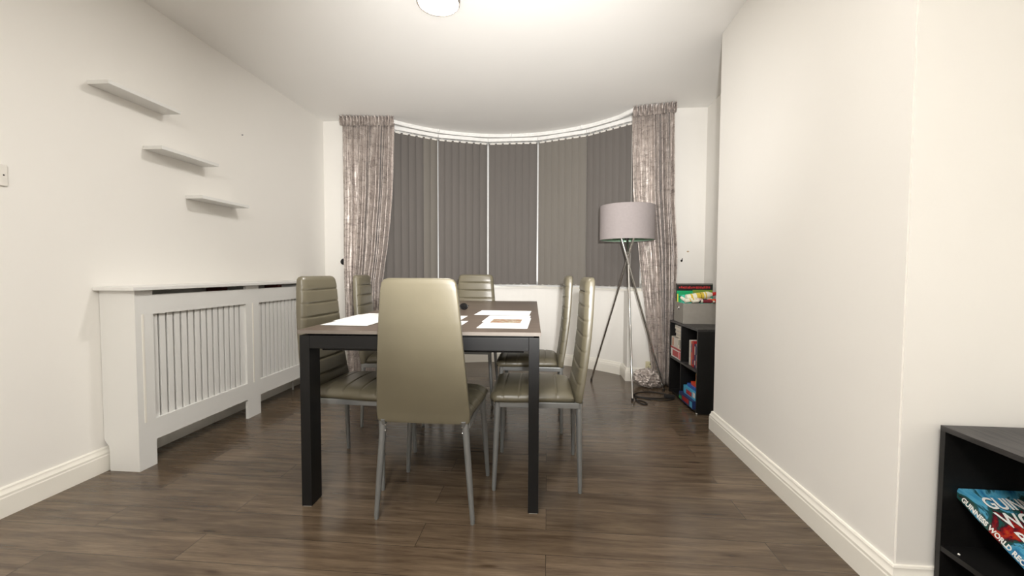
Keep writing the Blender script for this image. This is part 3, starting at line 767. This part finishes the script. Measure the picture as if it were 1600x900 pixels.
def ubox(name, lab, cat, x0, x1, y0, y1, z0, z1, m, group=None, rz=0, pages=False, lean=0, deco=None):
    """a book or box inside the bookcase: cover plus page block or lid"""
    loc = UM @ Vector(((x0+x1)/2, (y0+y1)/2, z0)); r = thing(name, lab, cat, loc, UA+rz, group)
    if lean: r.rotation_euler = (lean, 0, UA+rz)
    a, b, h = (x1-x0)/2, (y1-y0)/2, z1-z0
    if name == 'book':
        up = (b < h/2*1.0) and (2*b < h)   # standing
        bm = bmesh.new()
        if up:
            add_box(bm, -a, a, -b, -b+.0018, 0, h); add_box(bm, -a, a, b-.0018, b, 0, h); add_box(bm, -a, -a+.002, -b, b, 0, h)
            obj('cover', bm, m, r, smooth=False); obj('page_block', box_bm(-a+.002, a-.003, -b+.002, b-.002, .002, h-.003), M['paper'], r, smooth=False)
        else:
            add_box(bm, -a, a, -b, b, 0, .0015); add_box(bm, -a, a, -b, b, h-.0015, h); add_box(bm, -a, -a+.0015, -b, b, 0, h)
            obj('cover', bm, m, r, smooth=False); obj('page_block', box_bm(-a+.0015, a-.003, -b+.002, b-.002, .0015, h-.0015), M['paper'], r, smooth=False)
    else:
        obj('tray', box_bm(-a+.002, a-.002, -b+.002, b-.002, 0, h*.9, bev=.001), m, r)
        obj('lid', box_bm(-a, a, -b, b, h*.18, h, bev=.0015), m, r)
    if deco:
        for (nm, u0, u1, w0, w1, mm) in deco:   # on the face that looks out of the unit: u along, w up (fractions)
            obj(nm, box_bm(-a-.0008, -a+.0004, -b+2*b*u0, -b+2*b*u1, h*w0, h*w1), mm, r, smooth=False)
    return r
cream = col('cream_cover', 224, 214, 196); crm2 = col('pale_grey_cover', 205, 198, 186); redm = col('red_cover', 176, 40, 42)
dred = col('dark_red_cover', 120, 26, 34); bluem = col('blue_cover', 40, 88, 170); cyan = col('light_blue_cover', 66, 160, 196); navy = col('navy_cover', 32, 46, 92)
yel = col('yellow_cover', 226, 170, 40); oran = col('orange_cover', 214, 84, 40); grn = col('green_cover', 30, 150, 80); white = col('white_cover', 222, 218, 212); purple = col('purple_cover', 90, 60, 120); pinkm = col('pink_lettering', 220, 92, 96)
gsk = 'paperbacks stacked flat in the upper far compartment'
zt = .306; ys0, ys1 = WU/2+.02+T+.004, WU-T-.004
# bottom: red and white box; upright pale books on it are laid as slabs; then the thin stack
ubox('game_box', 'red and white box at the bottom of the upper far compartment', 'box', .004, .20, ys0, ys1, zt, zt+.085, white, deco=[('red_band', 0, 1, .82, 1, redm), ('printed_panel', .25, .8, .15, .7, redm), ('printed_panel', .04, .2, .1, .75, pinkm)])
ubox('book', 'thick cream book lying on the red and white box, nearest the divider', 'book', .004, .19, ys0, ys0+.065, zt+.085, zt+.17, cream, deco=[('spine_print', .2, .45, .1, .9, col('dark_print', 60, 54, 50)), ('spine_print', .6, .8, .4, .85, col('grey_green_print', 120, 130, 104))])
ubox('book', 'fat cream book lying on the red and white box, farther from the divider', 'book', .006, .19, ys0+.07, ys1-.01, zt+.085, zt+.165, crm2, deco=[('spine_print', .65, .88, .1, .9, col('tan_print', 190, 140, 110))])
zz = zt+.172
names_ = ['lowest', 'second from the bottom', 'third from the bottom', 'third from the top', 'second from the top', 'topmost']
for k in range(6):
    ubox('book', 'thin pale paperback in the flat stack of the upper far compartment, %s' % names_[k], 'book', .008+.003*(k % 2), .175, ys0+.003+.002*(k % 3), ys0+.125+.006*k, zz, zz+.0155, crm2 if k % 2 else cream, gsk)
    zz += .0158
ups = [('slim white', white, .016, .20), ('dark red', dred, .014, .215), ('pale pink', col('pale_pink_cover', 206, 170, 168), .012, .19), ('blue', navy, .012, .185), ('red', redm, .014, .205), ('grey-blue', col('grey_blue_cover', 96, 110, 140), .012, .18), ('orange', oran, .012, .195), ('white and grey', crm2, .016, .20)]
y = T+.004
for k, (nm, mm, wd, hh) in enumerate(ups):
    ubox('book', '%s upright book in the upper near compartment of the alcove bookcase' % nm, 'book', .02+.012*((k*3) % 4)/3, .20, y, y+wd*1.75, .306, .306+hh*.93, mm, 'upright books in the upper near compartment', deco=[('spine_print', .2, .8, .55, .9, [redm, white, navy, crm2][k % 4]), ('spine_print', .2, .8, .12, .3, [navy, crm2, oran, white][k % 4])])
    y += wd*1.75+.001
# games in the lower near compartment
z = .028
ubox('game_box', 'dark blue game box with a red title panel, bottom of the pile', 'game box', -.02, .24, .022, .286, z, z+.058, navy, deco=[('title_panel', .26, .74, .25, .8, redm), ('lettering', .3, .7, .42, .66, pinkm), ('side_patch', .02, .18, .15, .85, cyan), ('side_patch', .8, .97, .15, .55, grn)])
ubox('game_box', 'light blue game box with a red title panel, on the dark blue', 'game box', .0, .24, .022, .25, z+.058, z+.118, cyan, deco=[('title_panel', .3, .75, .2, .7, redm), ('lettering', .36, .7, .36, .56, pinkm), ('side_patch', .02, .2, .3, .9, white)])
ubox('game_box', 'flat royal blue box lying on the light blue game box', 'game box', .012, .22, .022, .21, z+.118, z+.142, bluem)
ubox('game_box', 'flat orange-red box on top of the royal blue box', 'game box', .02, .2, .03, .16, z+.142, z+.168, col('orange_red_cover', 214, 62, 30))
ubox('book', 'yellow upright book standing behind the near side panel of the lower compartment', 'book', .012, .2, .036, .052, z+.169, z+.250, yel, deco=[('spine_print', .2, .8, .5, .8, redm)])
ubox('book', 'dark red upright book in the lower far compartment beside the divider', 'book', .04, .2, ys0, ys0+.02, .028, .2, dred)
ubox('book', 'maroon upright book second from the divider in the lower far compartment', 'book', .05, .2, ys0+.021, ys0+.035, .028, .15, col('maroon_cover', 92, 22, 30))

# grey storage box on the unit, open at the top
BX, BY, BZ = .295, .235, .158
bl = UM @ Vector((.012, .318, HU))
gb = thing('storage_box', 'grey card storage box on top of the alcove bookcase, full of craft bottles', 'box', bl, UA-.04)
bm = bmesh.new(); t_ = .003
outer = []; 
def rrect(x0, x1, y0, y1, r, n=5):
    p = []
    for cx, cy, a0 in ((x1-r, y0+r, -PI/2), (x1-r, y1-r, 0), (x0+r, y1-r, PI/2), (x0+r, y0+r, PI)):
        for k in range(n+1): a = a0+PI/2*k/n; p.append((cx+r*math.cos(a), cy+r*math.sin(a)))
    return p
o_, i_ = rrect(0, BX, 0, BY, .008), rrect(t_, BX-t_, t_, BY-t_, .006)
R = [[bm.verts.new((x, y, z)) for x, y in ps] for ps, z in ((o_, 0), (o_, BZ), (i_, BZ), (i_, t_))]
for a, b in zip(R, R[1:]):
    for k in range(len(a)): bm.faces.new((a[k], a[(k+1) % len(a)], b[(k+1) % len(b)], b[k]))
bm.faces.new(R[0][::-1]); bm.faces.new(R[3])
obj('body', bm, M['box'], gb, angle=.4)
bm = bmesh.new()
add_lathe(bm, [(.011, -.001), (.013, .003), (.016, .003), (.017, -.001)], 24, Matrix.Translation((-.001, BY/2, .115)) @ Matrix.Rotation(-PI/2, 4, 'Y'), close=True); obj('finger_ring', bm, M['chrome'], gb)
bm = bmesh.new(); add_lathe(bm, [(0, .0008), (.0115, .0008), (.0115, -.001), (0, -.001)], 20, Matrix.Translation((0, BY/2, .115)) @ Matrix.Rotation(-PI/2, 4, 'Y')); obj('finger_hole', bm, M['dark'], gb)
GM = Matrix.Translation(bl) @ Matrix.Rotation(UA-.04, 4, 'Z')
def bottle(lab, p, d, length, r, body, cap, bands=(), group='craft bottles in the grey box', name='paint_bottle', cat='bottle'):
    """lying bottle; p = base end, d = direction (box coordinates)"""
    P = GM @ Vector(p); D = (GM.to_3x3() @ Vector(d)).normalized()
    rt = thing(name, lab, cat, P, 0, group); rt.rotation_euler = D.to_track_quat('Z', 'Y').to_euler()
    L = length
    bm = bmesh.new(); add_lathe(bm, [(0, 0), (r*.9, 0), (r, r*.12), (r, L*.62), (r*.92, L*.69), (r*.5, L*.78), (r*.42, L*.80), (r*.42, L*.86), (0, L*.86)], 28); obj('body', bm, body, rt)
    bm = bmesh.new(); add_lathe(bm, [(0, L*.80), (r*.52, L*.80), (r*.52, L*.9), (r*.40, L*.97), (r*.2, L), (0, L)], 20); obj('cap', bm, cap, rt)
    for (a, b, mm) in bands:
        bm = bmesh.new(); add_lathe(bm, [(r+.0004, L*a), (r+.0004, L*b), (r*.9, L*b), (r*.9, L*a)], 28, close=True); obj('label_band', bm, mm, rt)
    return rt
whp = col('white_bottle_plastic', 236, 232, 214, .3); blk = col('black_cap', 20, 20, 20); redc = col('red_cap', 206, 44, 40); ylb = col('yellow_label', 226, 196, 70); orp = col('orange_bottle', 226, 96, 40); mar = col('maroon_cap', 120, 24, 40); teal = col('teal_plastic', 84, 210, 186); grf = col('green_card', 20, 168, 104)
bottle('large cream and yellow bottle with a red cap on top of the grey box', (.045, .080, .195), (1, .06, .15), .255, .027, whp, redc, ((.12, .18, ylb), (.30, .52, ylb), (.56, .60, ylb), (.42, .44, blk)), None)
bottle('cream paint bottle with yellow bands at the front left of the grey box', (.02, .03, .174), (1, .1, .16), .115, .014, whp, whp, ((.3, .36, ylb), (.5, .6, ylb)))
bottle('white bottle with a dark purple cap at the front left corner of the grey box', (.035, .055, .174), (-.3, .5, .3), .07, .012, whp, col('purple_cap', 60, 30, 90))
bottle('pink bottle with a black cap in the middle of the grey box', (.085, .035, .176), (1, -.05, .12), .085, .013, col('pink_bottle', 206, 170, 172), blk)
bottle('black bottle with a white printed band near the middle of the grey box', (.125, .030, .174), (1, .15, .1), .09, .0135, blk, mar, ((.1, .3, whp),))
bottle('maroon bottle with a white cap right of the black bottle in the grey box', (.155, .022, .174), (1, -.12, -.02), .085, .0135, mar, whp)
bottle('clear white bottle lying behind the maroon bottle in the grey box', (.16, .09, .184), (1, .2, .06), .09, .015, whp, whp)
bottle('orange paint bottle at the right of the grey box', (.20, .035, .176), (1, .1, .02), .085, .0145, orp, whp, ((.5, .6, redc),))
bottle('blue-capped white bottle at the front of the grey box', (.075, .018, .172), (.8, .1, .1), .07, .011, whp, bluem)
def gbox(name, lab, cat, x0, x1, y0, y1, z0, z1, m, deco=()):
    r = thing(name, lab, cat, GM @ Vector(((x0+x1)/2, (y0+y1)/2, z0)), UA-.04)
    a, b, h = (x1-x0)/2, (y1-y0)/2, z1-z0
    obj('body', box_bm(-a, a, -b, b, 0, h, bev=.002), m, r)
    for (nm, u0, u1, w0, w1, mm) in deco: obj(nm, box_bm(-a+2*a*u0, -a+2*a*u1, -b-.0008, -b+.0004, h*w0, h*w1), mm, r, smooth=False)
    return r
gbox('card_folder', 'bright green folder standing at the left inside the grey box', 'folder', .006, .110, .175, .190, .01, .222, grf, [('printed_panel', .25, .95, .68, .94, teal), ('printed_edge', .0, .08, 0, 1, ylb)])
gbox('plastic_tub', 'turquoise plastic tub at the back left of the grey box behind the cream bottle', 'tub', .03, .10, .115, .168, .146, .215, teal, [('lid_line', 0, 1, .86, .9, grf)])
gbox('plastic_tub', 'turquoise plastic tub at the back right of the grey box', 'tub', .175, .265, .125, .168, .146, .21, teal, [('lid_line', 0, 1, .8, .86, grf)])
gbox('filler_sheet', 'pale paper packing lying under the bottles in the grey box', 'paper', .008, BX-.008, .008, .165, .004, .145, M['paper'])
bo2 = UM @ Vector((.028, WU-.028, HU))
r = thing('game_box', 'dark framed game box standing upright behind the grey box', 'game box', bo2, UA-.04)
obj('body', box_bm(.012, .30, 0, .022, 0, .305, bev=.002), blk, r)
obj('frame_edge', box_bm(.014, .298, -.0012, .001, .297, .302), M['box'], r, smooth=False)
bm = bmesh.new()
rr = random.Random(5); x = .03
while x < .28:
    w_ = rr.uniform(.006, .012); add_box(bm, x, x+w_, -.001, .001, .262+rr.uniform(0, .004), .283-rr.uniform(0, .006)); x += w_+rr.uniform(.002, .006)
obj('red_print', bm, redm, r, smooth=False)
obj('green_print', box_bm(.14, .298, -.001, .001, .225, .252), col('olive_print', 120, 150, 50), r, smooth=False)
obj('green_print', box_bm(.013, .14, -.001, .001, .205, .245), grf, r, smooth=False)

# ------------------------------------------------------------------ low bookcase at the right edge, and the annual in it
rx0, rx1, ry0, ry1, rh = 1.14, 1.445, .42, 1.284, .557
rb = thing('low_bookcase', 'black low bookcase at the right edge of the photo with one book in it', 'bookcase', (rx0, ry0, 0))
W2, D2 = ry1-ry0, rx1-rx0; TT = .015
obj('side_panel', box_bm(0, D2, 0, TT, 0, rh-TT), B, rb, smooth=False); obj('side_panel', box_bm(0, D2, W2-TT, W2, 0, rh-TT), B, rb, smooth=False)
obj('top', box_bm(-.001, D2, 0, W2, rh-TT, rh, bev=.001), M['blacktop'], rb)
sf = obj('shelf', box_bm(.001, D2, TT, W2-TT, .193, .193+TT), B, rb, smooth=False)
obj('base_panel', box_bm(.001, D2, TT, W2-TT, .01, .01+TT), B, rb, smooth=False)
obj('back_panel', box_bm(D2-.005, D2-.001, TT, W2-TT, .025, rh-TT), B, rb, smooth=False)
bm = bmesh.new(); bmesh.ops.create_uvsphere(bm, u_segments=10, v_segments=8, radius=.003, matrix=Matrix.Translation((.016, W2-.052, .208))); obj('screw_cap', bm, M['plastic'], rb)

def text_mesh(name, s, size, m, parent, loc, rot, ext=.0004, bold=0, sx=1, align='LEFT'):
    cu = bpy.data.curves.new(name, 'FONT'); cu.body = s; cu.size = size; cu.extrude = ext; cu.offset = bold; cu.align_x = align
    tmp = bpy.data.objects.new(name, cu); C.objects.link(tmp); bpy.context.view_layer.update()
    me = bpy.data.meshes.new_from_object(tmp.evaluated_get(bpy.context.evaluated_depsgraph_get()))
    bpy.data.objects.remove(tmp); me.materials.clear(); me.materials.append(m)
    o = bpy.data.objects.new(name, me); C.objects.link(o); o.parent = parent
    o.location = loc; o.rotation_euler = rot; o.scale = (sx, 1, 1); return o
# local book frame: origin = far top corner of the spine; +x across the cover, -y down the cover, z out of the cover
BL, BWd, BT = .300, .215, .028
tilt = math.atan2(.085, .172)
bk = thing('book', 'thick hardback annual with a busy colourful cover leaning inside the right-hand bookcase', 'book', (1.178, 1.266, .381))
bk.rotation_euler = (tilt, 0, 0)
bm = bmesh.new()
add_box(bm, 0, BWd, -BL, 0, -.003, 0, bev=.001); add_box(bm, 0, BWd, -BL, 0, -BT, -BT+.003, bev=.001); add_box(bm, 0, .004, -BL, 0, -BT, 0, bev=.0015)
obj('cover', bm, M['cover_art'], bk)
obj('page_block', box_bm(.004, BWd-.004, -BL+.004, -.004, -BT+.003, -.003), M['paper'], bk, smooth=False)
lt = col('white_foil_lettering', 240, 240, 236, .3); dk = col('dark_print', 60, 54, 50)
lines = [('GUINNESS', .047, -.060), ('WORLD', .058, -.112), ('RECORDS', .050, -.160)]
for s, size, yy in lines:
    text_mesh('cover_lettering_shadow', s, size, M['black_plastic'], bk, (.030, yy-.0015, .0003), (0, 0, 0), .0002, .0016, .82)
    text_mesh('cover_lettering', s, size, lt, bk, (.030, yy, .0006), (0, 0, 0), .0003, .0010, .82)
# spine lettering runs down the spine, letter tops towards the cover
text_mesh('spine_lettering', 'GUINNESS WORLD RECORDS', .0205, lt, bk, (-.0008, -.022, -BT*.78), (PI/2, 0, -PI/2), .0004, .0006, .80)
